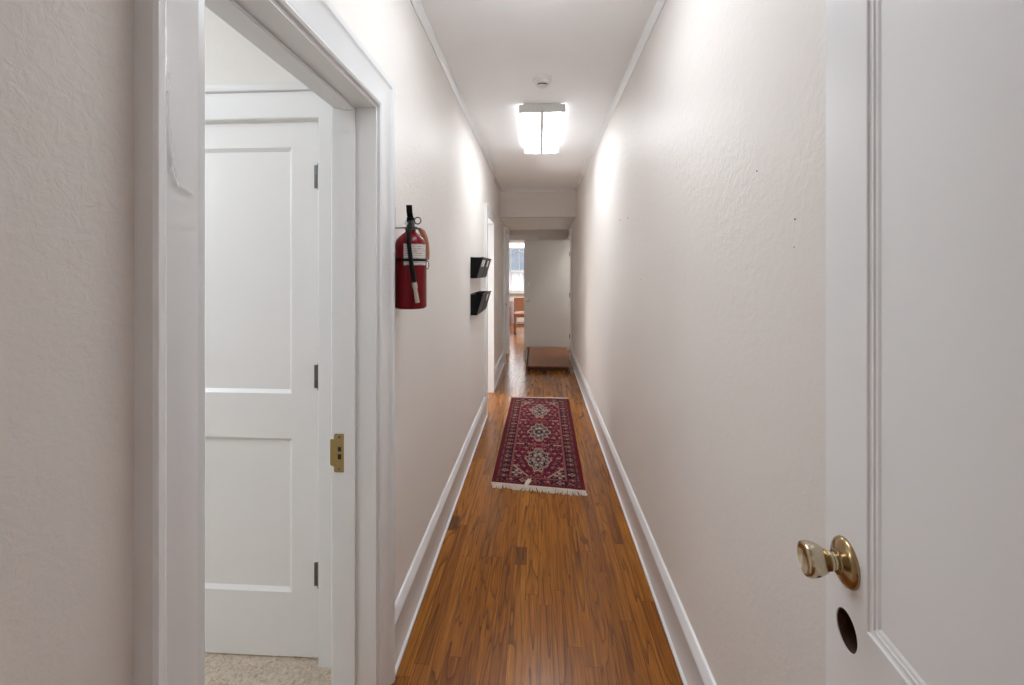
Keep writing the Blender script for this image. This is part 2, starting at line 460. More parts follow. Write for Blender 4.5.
# inner door casing (with a cap over its head)
m = casing(fI, ID[0], ID[1], ID[2], [(0, 0), (0, .018), (.003, .021), (.096, .021), (.099, .018), (.099, 0)])
m.box(ID[0]-.12, ID[1]+.112, IY-.034, IY, ID[2]+.099, ID[2]+.128, .004)
m.box(ID[0]-.11, ID[1]+.106, IY-.027, IY, ID[2]+.0992, ID[2]+.105, .002)
trim_build(m, 'white casing with capped head round the panelled door in the side room')
# second doorway left
trim_build(casing(fL, D2[0], D2[1]-.0, D2[2], PLAIN) if False else MB().sweep(PLAIN, [(D2[0], 0, -1, 0), (D2[0], D2[2], -1, 1), (D2[1], D2[2], 1, 1), (D2[1], 0, 1, 0)], lambda a, z, t: Vector(((XL if a < D2[1]-.001 else XL2)+t, a, z))), 'white casing round the farther left doorway beyond the black file holders')
m = MB(); jamb(m, fL, D2[0]-.001, D2[1]+.001, D2[2]+.001, -.19, .004, .018)
trim_build(m, 'white jamb lining in the farther left doorway beyond the black file holders')
WIDE = [(0, 0), (0, .038), (.004, .042), (.088, .042), (.092, .038), (.092, 0)]
trim_build(casing(fL2, D3[0], D3[1], D3[2], WIDE), 'white casing round the closed door at the hallway end, left')
trim_build(casing(fR, D4[0], D4[1], D4[2], PLAIN), 'white casing round the closet doorway at the hallway end, right')
m = MB(); jamb(m, fR, D4[0]-.001, D4[1]+.001, D4[2]+.001, -.152, .004, .018)
trim_build(m, 'white jamb lining of the closet doorway at the hallway end')
trim_build(casing(fE, DE[0], DE[1], DE[2], [(0, 0), (0, .02), (.004, .024), (.096, .024), (.1, .02), (.1, 0)]), 'white casing round the doorway into the bright room')

# baseboards
BB = [(0, 0), (.028, 0), (.030, .004), (.030, .014), (.021, .020), (.018, .160), (.022, .166), (.022, .176), (.016, .184), (.013, .196), (.008, .204), (0, .206)]
SHOE = None
def base(name, fn, segs, label):
    m = MB()
    for a0, a1 in segs: m.prism(BB, lambda u, v, t: fn(t, v, u), a0, a1)
    return struct(m.build(name, M['trim'], smooth=True), label, 'baseboard')
base('baseboard_left', fL, [(-.06, D1[0]-.113), (D1[1]+.113, D2[0]-.093)], 'tall white baseboard along the left hallway wall')
base('baseboard_left_end', fL2, [(D2[1]+.093, D3[0]-.093), (D3[1]+.093, YE)], 'white baseboard on the left wall past the farther doorway')
base('baseboard_right', fR, [(-.06, D4[0]-.093)], 'tall white baseboard along the right hallway wall')
base('baseboard_end', fE, [(DE[1]+.101, XR-.001)], 'white baseboard on the end wall behind the grey door')
base('baseboard_side_room', fI, [(ID[1]+.1, XL-WT-.001), (RX, ID[0]-.1)], 'white baseboard of the side room')

# crown cove
CR = [(0, 0), (0, -.030), (.004, -.031), (.008, -.025), (.016, -.012), (.025, -.006), (.028, -.004), (.028, 0)]
m = MB()
m.prism(CR, lambda u, v, t: Vector((XL+u, t, H+v)), -.06, D2[1])
m.prism(CR, lambda u, v, t: Vector((XL2+u, t, H+v)), D2[1], YH)
struct(m.build('trim_ceiling_left', M['trim'], smooth=True), 'thin white cove strip between left wall and ceiling', 'trim')
m = MB().prism(CR, lambda u, v, t: Vector((XR-u, t, H+v)), -.06, YH)
struct(m.build('trim_ceiling_right', M['trim'], smooth=True), 'thin white cove strip between right wall and ceiling', 'trim')
m = MB().prism(CR, lambda u, v, t: Vector((t, YH-u, H+v)), XL2, XR)
struct(m.build('trim_ceiling_end', M['trim'], smooth=True), 'thin white cove strip above the dropped header', 'trim')

# ------------------------------------------------------------------ doors
def panel_door(m, w, h, t, stile, rails, recess, bead=True):
    """door in local coords: x 0..w, y 0..t (front face y=0), z 0..h; rails list of (z0,z1)"""
    m.box(0, stile, 0, t, 0, h, .002); m.box(w-stile, w, 0, t, 0, h, .002)
    for a, b in rails: m.box(stile-.001, w-stile+.001, 0, t, a, b)
    for (a, b), (c, d) in zip(rails, rails[1:]):
        m.box(stile-.001, w-stile+.001, recess, t-recess, b-.001, c+.001)
    return m
def hinge(parent, x, y, z, h=.085, name='hinge'):
    m = MB().tube([(x, y, z-h/2), (x, y, z+h/2)], .0072, 12)
    for k in (-1, 1): m.lathe([(0, -.004), (.006, -.003), (.007, 0), (.006, .003), (0, .004)], Matrix.Translation((x, y, z+k*h/2)), 12)
    for k in (-.25, 0, .25): m.lathe([(.0079, -.001), (.0079, .001)], Matrix.Translation((x, y, z+k*h)), 12)
    m.box(x-.021, x-.004, y+.0015, y+.0050, z-h/2+.003, z+h/2-.003, .0005)
    return m.build(name, M['steel'], parent, smooth=True)

# side-room panelled door, seen through the near left doorway (front face at IY+.012)
dw = .772
d = thing('door_1', 'closed white two panel door seen through the near left doorway', 'door', (ID[0]+.003, IY+.008, .012), 0, kind='structure')
m = panel_door(MB(), dw, 1.990, .04, .112, [(0, .240), (.814, .981), (1.899, 1.990)], .012)
pb = [(0, .0121), (0, .0008), (.013, .0121)]
for a, b in ((.240, .814), (.981, 1.899)):
    pth = [(.112, a, 1, 1), (.112, b, 1, -1), (dw-.112, b, -1, -1), (dw-.112, a, -1, 1)]
    m.sweep(pb, pth, lambda x, z, t: Vector((x, t, z)), True)
m.build('door_panel', M['door'], d)
for z in (.312, 1.046, 1.788): hinge(d, dw-.003, -.0045, z, .092)

# near right door, open against the right wall
dirv = Vector((.0976, .9952, 0)); ang = math.atan2(.9952, .0976)    # local +x runs from hinge to free edge
E = Vector((.4474, .739, .012)); DW = .79
nd = thing('door_2', 'large white panelled door opened against the right wall beside the camera', 'door', tuple(E-dirv*DW), ang, kind='structure')
# local: x 0..DW (free edge DW), y 0 front face (towards hall is +y), body to -y
ST = .104; LK = (.80, .954)
m = MB()
T = .036
zb = .937-.012-.004
bc = DW-.0567
m.box(0, ST, -T, 0, 0, 2.03, .002)
hb = .0400
def stile_piece(z0, z1): m.box(DW-ST, DW, -T, 0, z0, z1)
stile_piece(0, zb-hb); stile_piece(zb+hb, 2.03)
b = bmesh.new(); K = 64; ring = []
for k in range(K):
    a = 2*PI*(k+.5)/K; ca, sa = math.cos(a), math.sin(a)
    cand = []
    if ca > 0: cand.append((DW-bc)/ca)
    if ca < 0: cand.append((DW-ST-bc)/ca)
    cand.append(hb/abs(sa)) if abs(sa) > 1e-6 else None
    q = min(cand)
    ring.append((b.verts.new((bc+.0267*ca, 0, zb+.0267*sa)), b.verts.new((bc+q*ca, 0, zb+q*sa)), b.verts.new((bc+.0267*ca, -.031, zb+.0267*sa))))
cn = [b.verts.new((x, 0, z)) for x, z in ((DW, zb+hb), (DW-ST, zb+hb), (DW-ST, zb-hb), (DW, zb-hb))]
for k in range(K):
    A, B = ring[k], ring[(k+1) % K]
    b.faces.new((A[0], A[1], B[1], B[0])); b.faces.new((A[2], A[0], B[0], B[2]))
    on = lambda v: (abs(v.co.x-DW) < 1e-5 or abs(v.co.x-DW+ST) < 1e-5)
    if on(A[1]) != on(B[1]):
        mid = (A[1].co+B[1].co)/2
        c = min(cn, key=lambda v: (v.co-mid).length)
        b.faces.new((A[1], c, B[1]))
bmesh.ops.recalc_face_normals(b, faces=b.faces[:])
m._merge(b)
m.box(DW-ST, DW, -T, -.0315, zb-hb, zb+hb)
m.box(DW-.0008, DW, -T, 0, zb-hb, zb+hb); m.box(DW-ST, DW-ST+.0008, -T, 0, zb-hb, zb+hb)
for a, b in ((0, .24), LK, (1.92, 2.03)): m.box(ST-.001, DW-ST+.001, -T, 0, a, b)
for a, b in ((.24, LK[0]), (LK[1], 1.92)):
    m.box(ST-.001, DW-ST+.001, -T+.012, -.005, a-.001, b+.001)
slab = m.build('door_slab', M['door'], nd)
m = MB().lathe([(0, -.030), (.0266, -.030), (.0266, -.0015), (.0250, -.0012), (.0250, -.028), (0, -.028)], axis_mat((bc, 0, zb), (0, 1, 0)), 48, False)
m.build('bore_lining', M['bore'], nd, smooth=True, label='empty dark round lock bore')
m = MB().box(bc-.016, bc-.004, -.0275, -.019, zb-.018, zb+.02, .002)
m.build('bore_block', M['step_dark'], nd)
m = MB()
MO = [(0, -.006), (0, .0010), (.0025, .0024), (.005, .0018), (.006, -.0005), (.009, -.0012), (.0135, -.0008), (.015, -.0025), (.019, -.0030), (.022, -.0048), (.022, -.006)]
for a, b in ((.24, LK[0]), (LK[1], 1.92)):
    m.sweep(MO, [(ST, a, 1, 1), (ST, b, 1, -1), (DW-ST, b, -1, -1), (DW-ST, a, -1, 1)], lambda x, z, t: Vector((x, t, z)), True)
m.build('panel_moulding', M['door'], nd)
kx, kz = DW-.0575, 1.031-.012
kn = MB().lathe([(.0335, 0), (.0338, .002), (.032, .0055), (.027, .0085), (.020, .0105), (.0165, .0125), (.0165, .0150), (.0135, .0165), (0, .0165)], axis_mat((kx, 0, kz), (0, 1, 0)), 56)
kn = kn.build('door_knob', M['brass'], nd, smooth=True, label='aged brass round door knob')
m = MB().lathe([(.0125, .0155), (.0115, .0180), (.0120, .0200), (.0136, .0212), (.0136, .0235), (.0128, .0243), (.0158, .028), (.0200, .035), (.0228, .042), (.0242, .048), (.0240, .053), (.0225, .0565), (.0195, .0575), (.0175, .0560), (.0120, .0535), (0, .0525)], axis_mat((kx, 0, kz), (0, 1, 0)), 56)
m.build('grip', M['brass_pale'], kn, smooth=True)
m = MB().box(DW-.0005, DW+.0012, -.030, -.006, kz-.05, kz+.05, .0005).box(DW+.0005, DW+.009, -.025, -.012, kz-.009, kz+.009, .002)
m.build('latch_plate', M['strike'], nd)

# grey open door at the hallway end (hinged on the right, standing across the hallway)
gd = thing('door_3', 'flat pale grey door standing open across the hallway end', 'door', (.572, 8.352, .012), 0, kind='structure')
m = MB().box(-.845, 0, 0, .036, 0, 2.01, .002)
m.build('door_slab', M['grey_door'], gd)
for nm, z, r in (('deadbolt', 1.20, .026), ('door_knob', .90, .024)):
    prof = [(r, 0), (r, .006), (r*.8, .012), (0, .013)] if nm == 'deadbolt' else [(.030, 0), (.030, .004), (.012, .010), (.012, .03), (.024, .042), (.028, .054), (.022, .065), (0, .068)]
    MB().lathe(prof, axis_mat((-.785, 0, z), (0, -1, 0)), 28).build(nm, M['chrome'], gd, smooth=True)
for z in (.25, 1.0, 1.75): hinge(gd, 0, -.004, z)
# closed door on the left wall of the vestibule
ld = thing('door_4', 'closed white door in the left wall at the hallway end', 'door', (XL2-.018, D3[0]+.003, .012), PI/2, kind='structure')
lw = D3[1]-D3[0]-.006
m = panel_door(MB(), lw, 2.02, .036, .11, [(0, .25), (.76, .94), (1.9, 2.02)], .01)
# local x -> +Y, local y -> -X (front face faces the hallway at y=0)
m.build('door_panel', M['door'], ld)
MB().lathe([(.028, 0), (.028, .004), (.011, .010), (.011, .032), (.022, .042), (.026, .052), (.020, .062), (0, .065)], axis_mat((.07, 0, .90), (0, -1, 0)), 28).build('door_knob', M['steel'], ld, smooth=True)

# ------------------------------------------------------------------ ceiling light and detector
cl = thing('ceiling_light', 'lit two lens white fluorescent fixture on the hallway ceiling', 'ceiling light', (.022, 3.73, H))
Lh, Wh = .56, .162
m = MB().box(-Wh+.012, Wh-.012, -Lh+.012, Lh-.012, -.016, 0, .001).box(-Wh+.03, Wh-.03, -Lh-.003, -Lh+.02, -.006, 0)
m.build('housing', M['fixture'], cl)
def endcap(y):
    return MB().box(-Wh, Wh, y-.008, y+.008, -.062, -.008, .003)
endcap(-Lh).build('end_cap', M['fixture'], cl); endcap(Lh).build('end_cap', M['fixture'], cl)
for s in (-1, 1):
    P = [(.011, -.016), (.011, -.052), (.015, -.058), (.060, -.060), (.135, -.058), (.150, -.046), (.154, -.030), (.154, -.016)]
    m = MB().prism([(s*u, v) for u, v in P], lambda u, v, t: Vector((u, t, v)), -Lh+.008, Lh-.008)
    df = m.build('diffuser', M['diffuser'], cl, label='glowing white diffuser lens')
    df.data.materials.append(M['diffuser_side'])
    for p in df.data.polygons: p.material_index = 1 if abs(p.normal.x) > .6 else 0
MB().box(-.011, .011, -Lh+.008, Lh-.008, -.056, -.010, .002).build('centre_rail', M['fixture'], cl)

sd = thing('smoke_detector', 'small round white smoke detector on the ceiling before the light', 'smoke detector', (.02, 2.76, H))
MB().lathe([(.0, 0), (.059, 0), (.059, -.010), (.055, -.013), (0, -.013)], None, 48).build('base', M['plastic'], sd, smooth=True)
MB().lathe([(.050, -.013), (.049, -.028), (.043, -.036), (.036, -.038), (.034, -.046), (.026, -.051), (0, -.052)], None, 48).build('cover', M['plastic'], sd, smooth=True)
m = MB()
for k in range(9):
    a = -PI/2+(k-4)*.2
    m.box(-.0035, .0035, -.0012, .0012, -.0455, -.0395, 0, Matrix.Translation((.0345*math.cos(a), .0345*math.sin(a), 0)) @ Matrix.Rotation(a+PI/2, 4, 'Z'))
m.build('vent', M['dark'], sd)

# ------------------------------------------------------------------ fire extinguisher
FX, FY, FZ, R = -.4755, 1.662, 1.311, .0585
fe = thing('fire_extinguisher', 'red fire extinguisher hung on the left wall beside the doorway casing', 'fire extinguisher', (FX, FY, FZ))
MB().lathe([(0, .004), (.040, 0), (.052, .001), (R-.001, .006), (R, .012), (R, .228), (R-.002, .241), (.051, .255), (.041, .266), (.030, .276), (.021, .282), (.0185, .285), (.0185, .293), (0, .293)], None, 56).build('cylinder', M['red'], fe, smooth=True)
# label patch curved on the body, facing the camera side (-Y, +X)
def patch(m, r, a0, a1, z0, z1, n=18):
    b = bmesh.new(); A = []; B = []
    for k in range(n+1):
        a = a0+(a1-a0)*k/n
        A.append(b.verts.new((r*math.cos(a), r*math.sin(a), z0))); B.append(b.verts.new((r*math.cos(a), r*math.sin(a), z1)))
    for k in range(n): b.faces.new((A[k], A[k+1], B[k+1], B[k]))
    m._merge(b); return m
patch(MB(), R+.0006, math.radians(-98), math.radians(-8), .160, .243-.006).build('label_sticker', M['label'], fe, smooth=True, label='white printed instruction label')
MB().lathe([(R+.0004, .174), (R+.0020, .175), (R+.0020, .183), (R+.0004, .184)], None, 48, False).build('strap', M['rubber'], fe, smooth=True, label='black retaining band')
m = MB().lathe([(.0195, .290), (.0205, .292), (.0205, .300), (.016, .302), (.0145, .306), (.0145, .322), (.011, .325), (0, .325)], None, 28)
m.box(-.012, .012, -.013, .020, .303, .324, .003)
m.build('valve', M['steel'], fe, smooth=True)
# levers point toward the camera and up
m = MB()
def lever(z0, z1, z2, w):
    pts = [(0, .018, z0), (0, -.003, z0+.004), (.001, -.018, z1), (.002, -.026, z2)]
    for (a, b_) in zip(pts, pts[1:]):
        m.box(-w, w, 0, 1, -.0025, .0025, 0, Matrix.Translation(a) @ (Vector(b_)-Vector(a)).to_track_quat('Y', 'Z').to_matrix().to_4x4() @ Matrix.Diagonal((1, (Vector(b_)-Vector(a)).length, 1, 1)))
lever(.334, .356, .380, .0105); lever(.314, .320, .334, .0085)
m.box(-.0105, .0105, .004, .020, .316, .338, .002)
m.build('handle', M['black'], fe, label='black squeeze handle')
m = MB().lathe([(0, .002), (.008, .002), (.0085, 0), (.0085, -.006), (0, -.006)], axis_mat((-.010, -.015, .315), (-.3, -1, 0)), 20)
m.build('gauge', M['chrome'], fe, smooth=True)
pr = [(.024+.012*math.cos(a)+.004, -.004, .325+.0125*math.sin(a)) for a in [2*PI*k/20 for k in range(21)]]
m = MB().tube(pr, .0022, 8).tube([(-.016, -.004, .327), (.018, -.004, .327)], .0018, 8)
m.build('pull_pin', M['steel'], fe, smooth=True)
hp = [(.002, -.012, .314), (.006, -.026, .316), (.009, -.040, .306), (.011, -.056, .276), (.013, -.067, .240), (.017, -.0685, .205), (.023, -.0675, .160), (.029, -.066, .122), (.033, -.065, .094)]
# smooth the hose path
def cr(pts, k=6):
    P = [Vector(p) for p in pts]; out = []
    for i in range(len(P)-1):
        p0, p1, p2, p3 = P[max(i-1, 0)], P[i], P[i+1], P[min(i+2, len(P)-1)]
        for j in range(k):
            t = j/k
            out.append(.5*((2*p1)+(p2-p0)*t+(2*p0-5*p1+4*p2-p3)*t*t+(3*p1-p0-3*p2+p3)*t**3))
    out.append(P[-1]); return out
hs = MB().tube(cr(hp), .0078, 14).build('hose', M['rubber'], fe, smooth=True)
a, b_ = Vector(hp[-1]), Vector(hp[-1])-Vector(hp[-2])
d_ = b_.normalized()
MB().lathe([(.0085, -.004), (.0090, 0), (.0090, .014), (.0070, .018), (.0066, .022), (.0070, .034), (.0078, .062), (.0080, .068), (.0055, .069), (0, .060)], axis_mat(a, d_), 22).build('nozzle', M['nozzle'], hs, smooth=True, label='grey hose nozzle')
# inspection tag hanging past the right of the body
tg = MB()
b = bmesh.new(); rows = []
prof_t = [(.026, .300, .018), (.036, .292, .020), (.046, .270, .020), (.0535, .240, .019), (.0560, .205, .018), (.0540, .180, .017)]
for x, z, y in prof_t:
    rows.append([b.verts.new((x-.012, y+.002, z)), b.verts.new((x+.001, y+.006, z)), b.verts.new((x+.002, y+.040, z+.002))])
for A, B in zip(rows, rows[1:]):
    for k in range(2): b.faces.new((A[k], A[k+1], B[k+1], B[k]))
r_ = bmesh.ops.solidify(b, geom=b.faces[:], thickness=.0012)
tg._merge(b)
to = tg.build('inspection_tag', M['tag'], fe, label='orange brown hanging inspection tag')
MB().tube(cr([(.054, .020, .180), (.064, .016, .170), (.0655, .012, .156), (.063, .006, .146), (.0605, .002, .150)]), .0014, 6).build('tag_wire', M['rubber'], to, smooth=True)

br = thing('wall_bracket', 'thin steel hook bracket holding the red extinguisher on the wall', 'bracket', (XL, FY, FZ+.30))
m = MB().box(0, .003, -.014, .014, -.004, .078, .0008).box(.003, .052, -.009, .009, -.003, .0005, .0008)
m.box(.045, .095, -.024, -.0145, -.0035, .0005, .0005).box(.045, .095, .0205, .027, -.0035, .0005, .0005).box(.045, .053, -.024, .027, -.0035, .0005, .0005)
m.build('hook_plate', M['steel'], br)
m = MB()
for z in (.064, .038): m.lathe([(.005, 0), (.0045, .0025), (0, .004)], axis_mat((.003, 0, z), (1, 0, 0)), 14)
m.build('screw', M['steel'], br, smooth=True)

# ------------------------------------------------------------------ wall file holders
def holder(name, y, z, label, cards):
    w = .302
    t = thing(name, label, 'file holder', (XL, y, z), 0, 'black wall file holders')
    bt, tp, h = .046, .094, .165; th = .004
    m = MB()
    m.box(.0005, .005, 0, w, 0, h+.004, .001)
    m.prism([(0, 0), (bt, 0), (tp, h-.004), (tp-.008, h), (.004, h)], lambda u, v, s: Vector((u, s, v)), 0, th)
    m.prism([(0, 0), (bt, 0), (tp, h-.004), (tp-.008, h), (.004, h)], lambda u, v, s: Vector((u, s, v)), w-th, w)
    m.box(0, bt, 0, w, 0, th)
    m.build('pocket', M['black'], t)
    m = MB().prism([(bt, 0), (bt+.005, 0), (tp+.004, h-.003), (tp, h)], lambda u, v, s: Vector((u, s, v)), .001, w-.001)
    m.prism([(tp-.006, h-.010), (tp+.007, h-.010), (tp+.0075, h+.002), (tp-.004, h+.003)], lambda u, v, s: Vector((u, s, v)), 0, w)
    m.build('front_panel', M['black_gloss'], t)
    for (c0, c1) in cards:
        def fc(u, v, s):
            f = v/h
            return Vector((bt+.005+(tp+.004-bt-.005)*f+.0006+s, u, v))
        m = MB().prism([(c0, h*.56), (c1, h*.56), (c1, h*.88), (c0, h*.88)], fc, 0, .0008)
        m.build('label_card', M['card'], t, label='small white label card')
    return t
holder('wall_file_holder', 3.56, 1.393, 'black wall file holder, upper row, nearer the fire extinguisher, with two white cards', [(.05, .115), (.15, .215)])
holder('wall_file_holder.001', 3.885, 1.393, 'black wall file holder, upper row, nearer the farther doorway, with a white card', [(.08, .16)])
holder('wall_file_holder.002', 3.56, 1.100, 'black wall file holder, lower row, nearer the fire extinguisher, without cards', [])
holder('wall_file_holder.003', 3.885, 1.100, 'black wall file holder, lower row, nearer the farther doorway, with one faint card', [(.06, .11)])

# ------------------------------------------------------------------ rug
def hsh(*k):
    v = math.sin(sum(a*b for a, b in zip(k, (12.9898, 78.233, 37.719))))*43758.5453
    return v-math.floor(v)
MAR = srgb(94, 18, 44); DMAR = srgb(68, 16, 34); RED = srgb(106, 14, 36); NAVY = srgb(30, 24, 42); CRE = srgb(176, 140, 126)
TAN = srgb(140, 92, 78); ROSE = srgb(148, 66, 74); TEAL = srgb(92, 100, 98); IVO = srgb(182, 162, 148)
RW, RL = .64, 2.15
def flower(dx, dy, r, cols):
    q = math.hypot(dx, dy)/r
    if q < .35: return cols[1]
    if q < 1 and (.62+.38*math.cos(4*math.atan2(dy, dx))) > q*.8: return cols[0]
    return None
def rugcol(u, v):
    """u: across, -RW/2..RW/2; v: along from the near end 0..RL"""
    au = abs(u); e = min(RW/2-au, v, RL-v)
    if e < .030: return RED if e > .006 else DMAR
    if e < .042: return TAN if (int((v if RW/2-au < min(v, RL-v) else u+5)/.012) % 2) else NAVY
    if e < .048: return DMAR
    if e < .108:
        side = RW/2-au <= min(v, RL-v)
        s = v if side else u+RW/2
        c = e-.078
        P_ = .086
        k = math.floor(s/P_); ds = s-(k+.5)*P_
        f = flower(ds, c, .027, ((TAN, ROSE), (ROSE, CRE), (CRE, NAVY))[int(k) % 3])
        if f: return f
        if abs(abs(ds)-P_/2) < .007 and abs(c) < .018: return NAVY
        if abs(abs(c)-.018) < .005 and int(s/.011) % 3 == 0: return TAN
        return DMAR if hsh(int(s/.01), int(e/.01)) < .8 else NAVY
    if e < .114: return NAVY
    if e < .128: return TAN if int((v+u)/.011) % 2 else ROSE
    if e < .133: return DMAR
    # field
    fu, fv0, fv1 = RW/2-.133, .133, RL-.133
    # corner spandrels
    dv = min(v-fv0, fv1-v); du = fu-au
    sp_ = du/.13+dv/.19
    if sp_ < 1:
        if sp_ > .86: return CRE
        g = flower(du-.034, (dv-.05)*.7, .038, (IVO, TAN))
        if g: return g
        return NAVY if hsh(int(du/.012), int(dv/.016)) < .62 else (TEAL if hsh(int(du/.012)+9, int(dv/.016)) < .5 else TAN)
    # medallions
    for c in (.445, 1.05, 1.67):
        dx, dy = u/.100, (v-c)/.235
        rr = abs(dx)**1.25+abs(dy)**1.25
        edge = 1+.10*math.cos(10*math.atan2(dy, dx))
        if rr < edge:
            if rr > edge-.16: return CRE
            if rr > edge-.26: return TEAL if int((math.atan2(dy, dx)+4)/.22) % 2 else NAVY
            if rr < .08: return CRE
            if rr < .18: return NAVY
            if abs(rr-.42) < .07: return TAN if int((math.atan2(dy, dx)+4)/.5) % 2 else IVO
            k = hsh(int(au/.010), int((abs(v-c))/.017), c)
            return TEAL if k < .40 else (IVO if k < .74 else NAVY)
    for c in (.745, 1.36):
        dx, dy = au-.0, v-c
        q = abs(au-.035-.02*math.cos(dy*40))
        if abs(dy) < .085 and q < .008: return ROSE
        if abs(dy) < .012 and au < .03: return TAN
        if abs(dy) < .012 and .125 < au < .18: return CRE
    # scattered small flowers on a mirrored lattice
    gx, gy = .052, .088
    iy = math.floor(v/gy); off = .026 if iy % 2 else 0
    ix = math.floor((au+off)/gx); dx = au+off-(ix+.5)*gx; dy = (v-(iy+.5)*gy)*.62
    f = flower(dx, dy, .0165, ((ROSE, CRE), (TAN, NAVY), (CRE, ROSE))[int(hsh(ix, iy)*3)])
    if f: return f
    if hsh(int(au/.012), int(v/.018)) > .88: return TAN
    if hsh(int(au/.012)+3, int(v/.018)) > .90: return NAVY
    return MAR
# corner positions on the floor (near-left, near-right, far-right, far-left)
NL, NR, FR_, FL_ = Vector((-.325, 3.095, 0)), Vector((.307, 3.01, 0)), Vector((.332, 5.18, 0)), Vector((-.312, 5.19, 0))
def rp(u, v):
    s = u/RW+.5; t = v/RL
    return NL*(1-s)*(1-t)+NR*s*(1-t)+FR_*s*t+FL_*(1-s)*t
rug = thing('runner_rug', 'red patterned runner rug with ivory fringe lying on the hallway floor', 'rug', (0, 4.1, 0), 0)
O = Vector((0, 4.1, 0))
NU, NV = 84, 252
bm = bmesh.new(); g = []
def rz(u, v): return .007+.0012*math.sin(v*5+u*3)+(.001*math.sin(u*30) if v < .1 else 0)
for j in range(NV+1):
    g.append([bm.verts.new(rp(RW*(i/NU-.5), RL*j/NV)-O+Vector((0, 0, rz(RW*(i/NU-.5), RL*j/NV)))) for i in range(NU+1)])
lay = bm.loops.layers.float_color.new('pattern')
for j in range(NV):
    for i in range(NU):
        f = bm.faces.new((g[j][i], g[j][i+1], g[j+1][i+1], g[j+1][i]))
        c = rugcol(RW*((i+.5)/NU-.5), RL*(j+.5)/NV)
        for l in f.loops: l[lay] = c
# sides down to the floor
bd = [e for e in bm.edges if e.is_boundary]
ex = bmesh.ops.extrude_edge_only(bm, edges=bd)
for v in ex['geom']:
    if isinstance(v, bmesh.types.BMVert): v.co.z = .0008
for f in bm.faces:
    if any(v.co.z < .001 for v in f.verts):
        for l in f.loops: l[lay] = DMAR
me = bpy.data.meshes.new('pile'); bm.to_mesh(me); bm.free(); me.materials.append(M['rug'])
o = bpy.data.objects.new('pile', me); C.objects.link(o); o.parent = rug
def fringe(v0, sgn, ln, n, wild):
    m = MB()
    for k in range(n):
        s = (k+.5)/n-.5
        p = rp(RW*s, v0)-O
        clump = math.sin(s*23)*.5+math.sin(s*61+1)*.5
        L = ln*(.8+.35*random.random()+.15*clump)
        sw = wild*(math.sin(s*17+.7)*.6+random.uniform(-.5, .5))
        if s < -.40: sw = abs(sw)*.5
        dx = sw*L
        hgt = .004+.004*random.random()
        m.tube([p+Vector((0, -sgn*.004, .006)), p+Vector((dx*.4, sgn*L*.5, hgt)), p+Vector((dx, sgn*L, .0022))], [.0032, .0030, .0022], 5)
    return m
f1 = fringe(0, -1, .062, 200, .55).build('fringe', M['fringe'], rug, label='ruffled ivory fringe at the near end')
f2 = fringe(RL, 1, .040, 200, .3).build('fringe', M['fringe'], rug, label='straight ivory fringe at the far end')
# turned-over knot of fringe lying on the near end
m = MB()
for k in range(16):
    x = -.085+random.uniform(-.018, .018); y = NL.y-O.y-.035+random.uniform(-.01, .01)
    m.tube([(x-.02*random.random(), y-.035, .008), (x, y+.01, .016+.006*random.random()), (x+.012, y+.055, .013), (x+.02*random.random(), y+.075+.02*random.random(), .0105)], [.003, .0038, .0036, .0025], 5)
m.build('fringe_tuft', M['fringe'], rug)

# ------------------------------------------------------------------ low wooden step before the grey door
st = thing('wooden_step', 'low brown wooden step in front of the open grey door', 'step', (.1, 6.6, 0))
sx0, sx1 = -.29, .335
MB().prism([(sx0+.012, .004), (sx1, .004), (sx1+.068, 1.66), (sx0-.05, 1.66)], lambda u, v, t: Vector((u, v, t)), .055, .072).build('tread', M['step_wood'], st)
MB().box(sx0+.035, sx1-.01, .05, .07, 0, .055).build('riser', M['step_dark'], st, label='recessed riser with shade in its dark colour')
for x in (sx0, sx1-.014): MB().box(x, x+.028, .006, 1.60, 0, .0555 if x > 0 else .072, .002).build('side_board', M['step_wood'], st)

# ------------------------------------------------------------------ far room
# window
win = thing('window_1', 'tall white framed window in the bright end room', 'window', (0, RY, 0), 0, kind='structure')
m = MB()
for x in (W1[0], W1[1]-.05): m.box(x, x+.05, .03, .10, W1[2], W1[3])
m.box(W1[0], W1[1], .03, .10, W1[3]-.05, W1[3]); m.box(W1[0], W1[1], .03, .10, W1[2], W1[2]+.06); m.box(W1[0], W1[1], .03, .10, 1.40, 1.45)
m.build('window_frame', M['trim'], win)
m = MB()
x = -.81-.24*2
while x < W1[1]-.1:
    m.box(x-.009, x+.009, .05, .08, W1[2]+.06, W1[3]-.05); x += .24
m.box(W1[0]+.05, W1[1]-.05, .052, .078, 1.98, 2.0)
m.build('muntin', M['trim'], win)
MB().box(W1[0]+.045, W1[1]-.045, .063, .067, W1[2]+.05, W1[3]-.045).build('pane', M['glass'], win)
MB().box(W1[0]-.08, W1[1]+.08, -.09, .03, W1[2]-.03, W1[2], .004).build('window_sill', M['trim'], win)
m = MB()
m.box(W1[0]-.09, W1[0], -.02, 0, W1[2], W1[3]+.09); m.box(W1[1], W1[1]+.09, -.02, 0, W1[2], W1[3]+.09); m.box(W1[0], W1[1], -.02, 0, W1[3], W1[3]+.09)
m.build('window_casing', M['trim'], win)

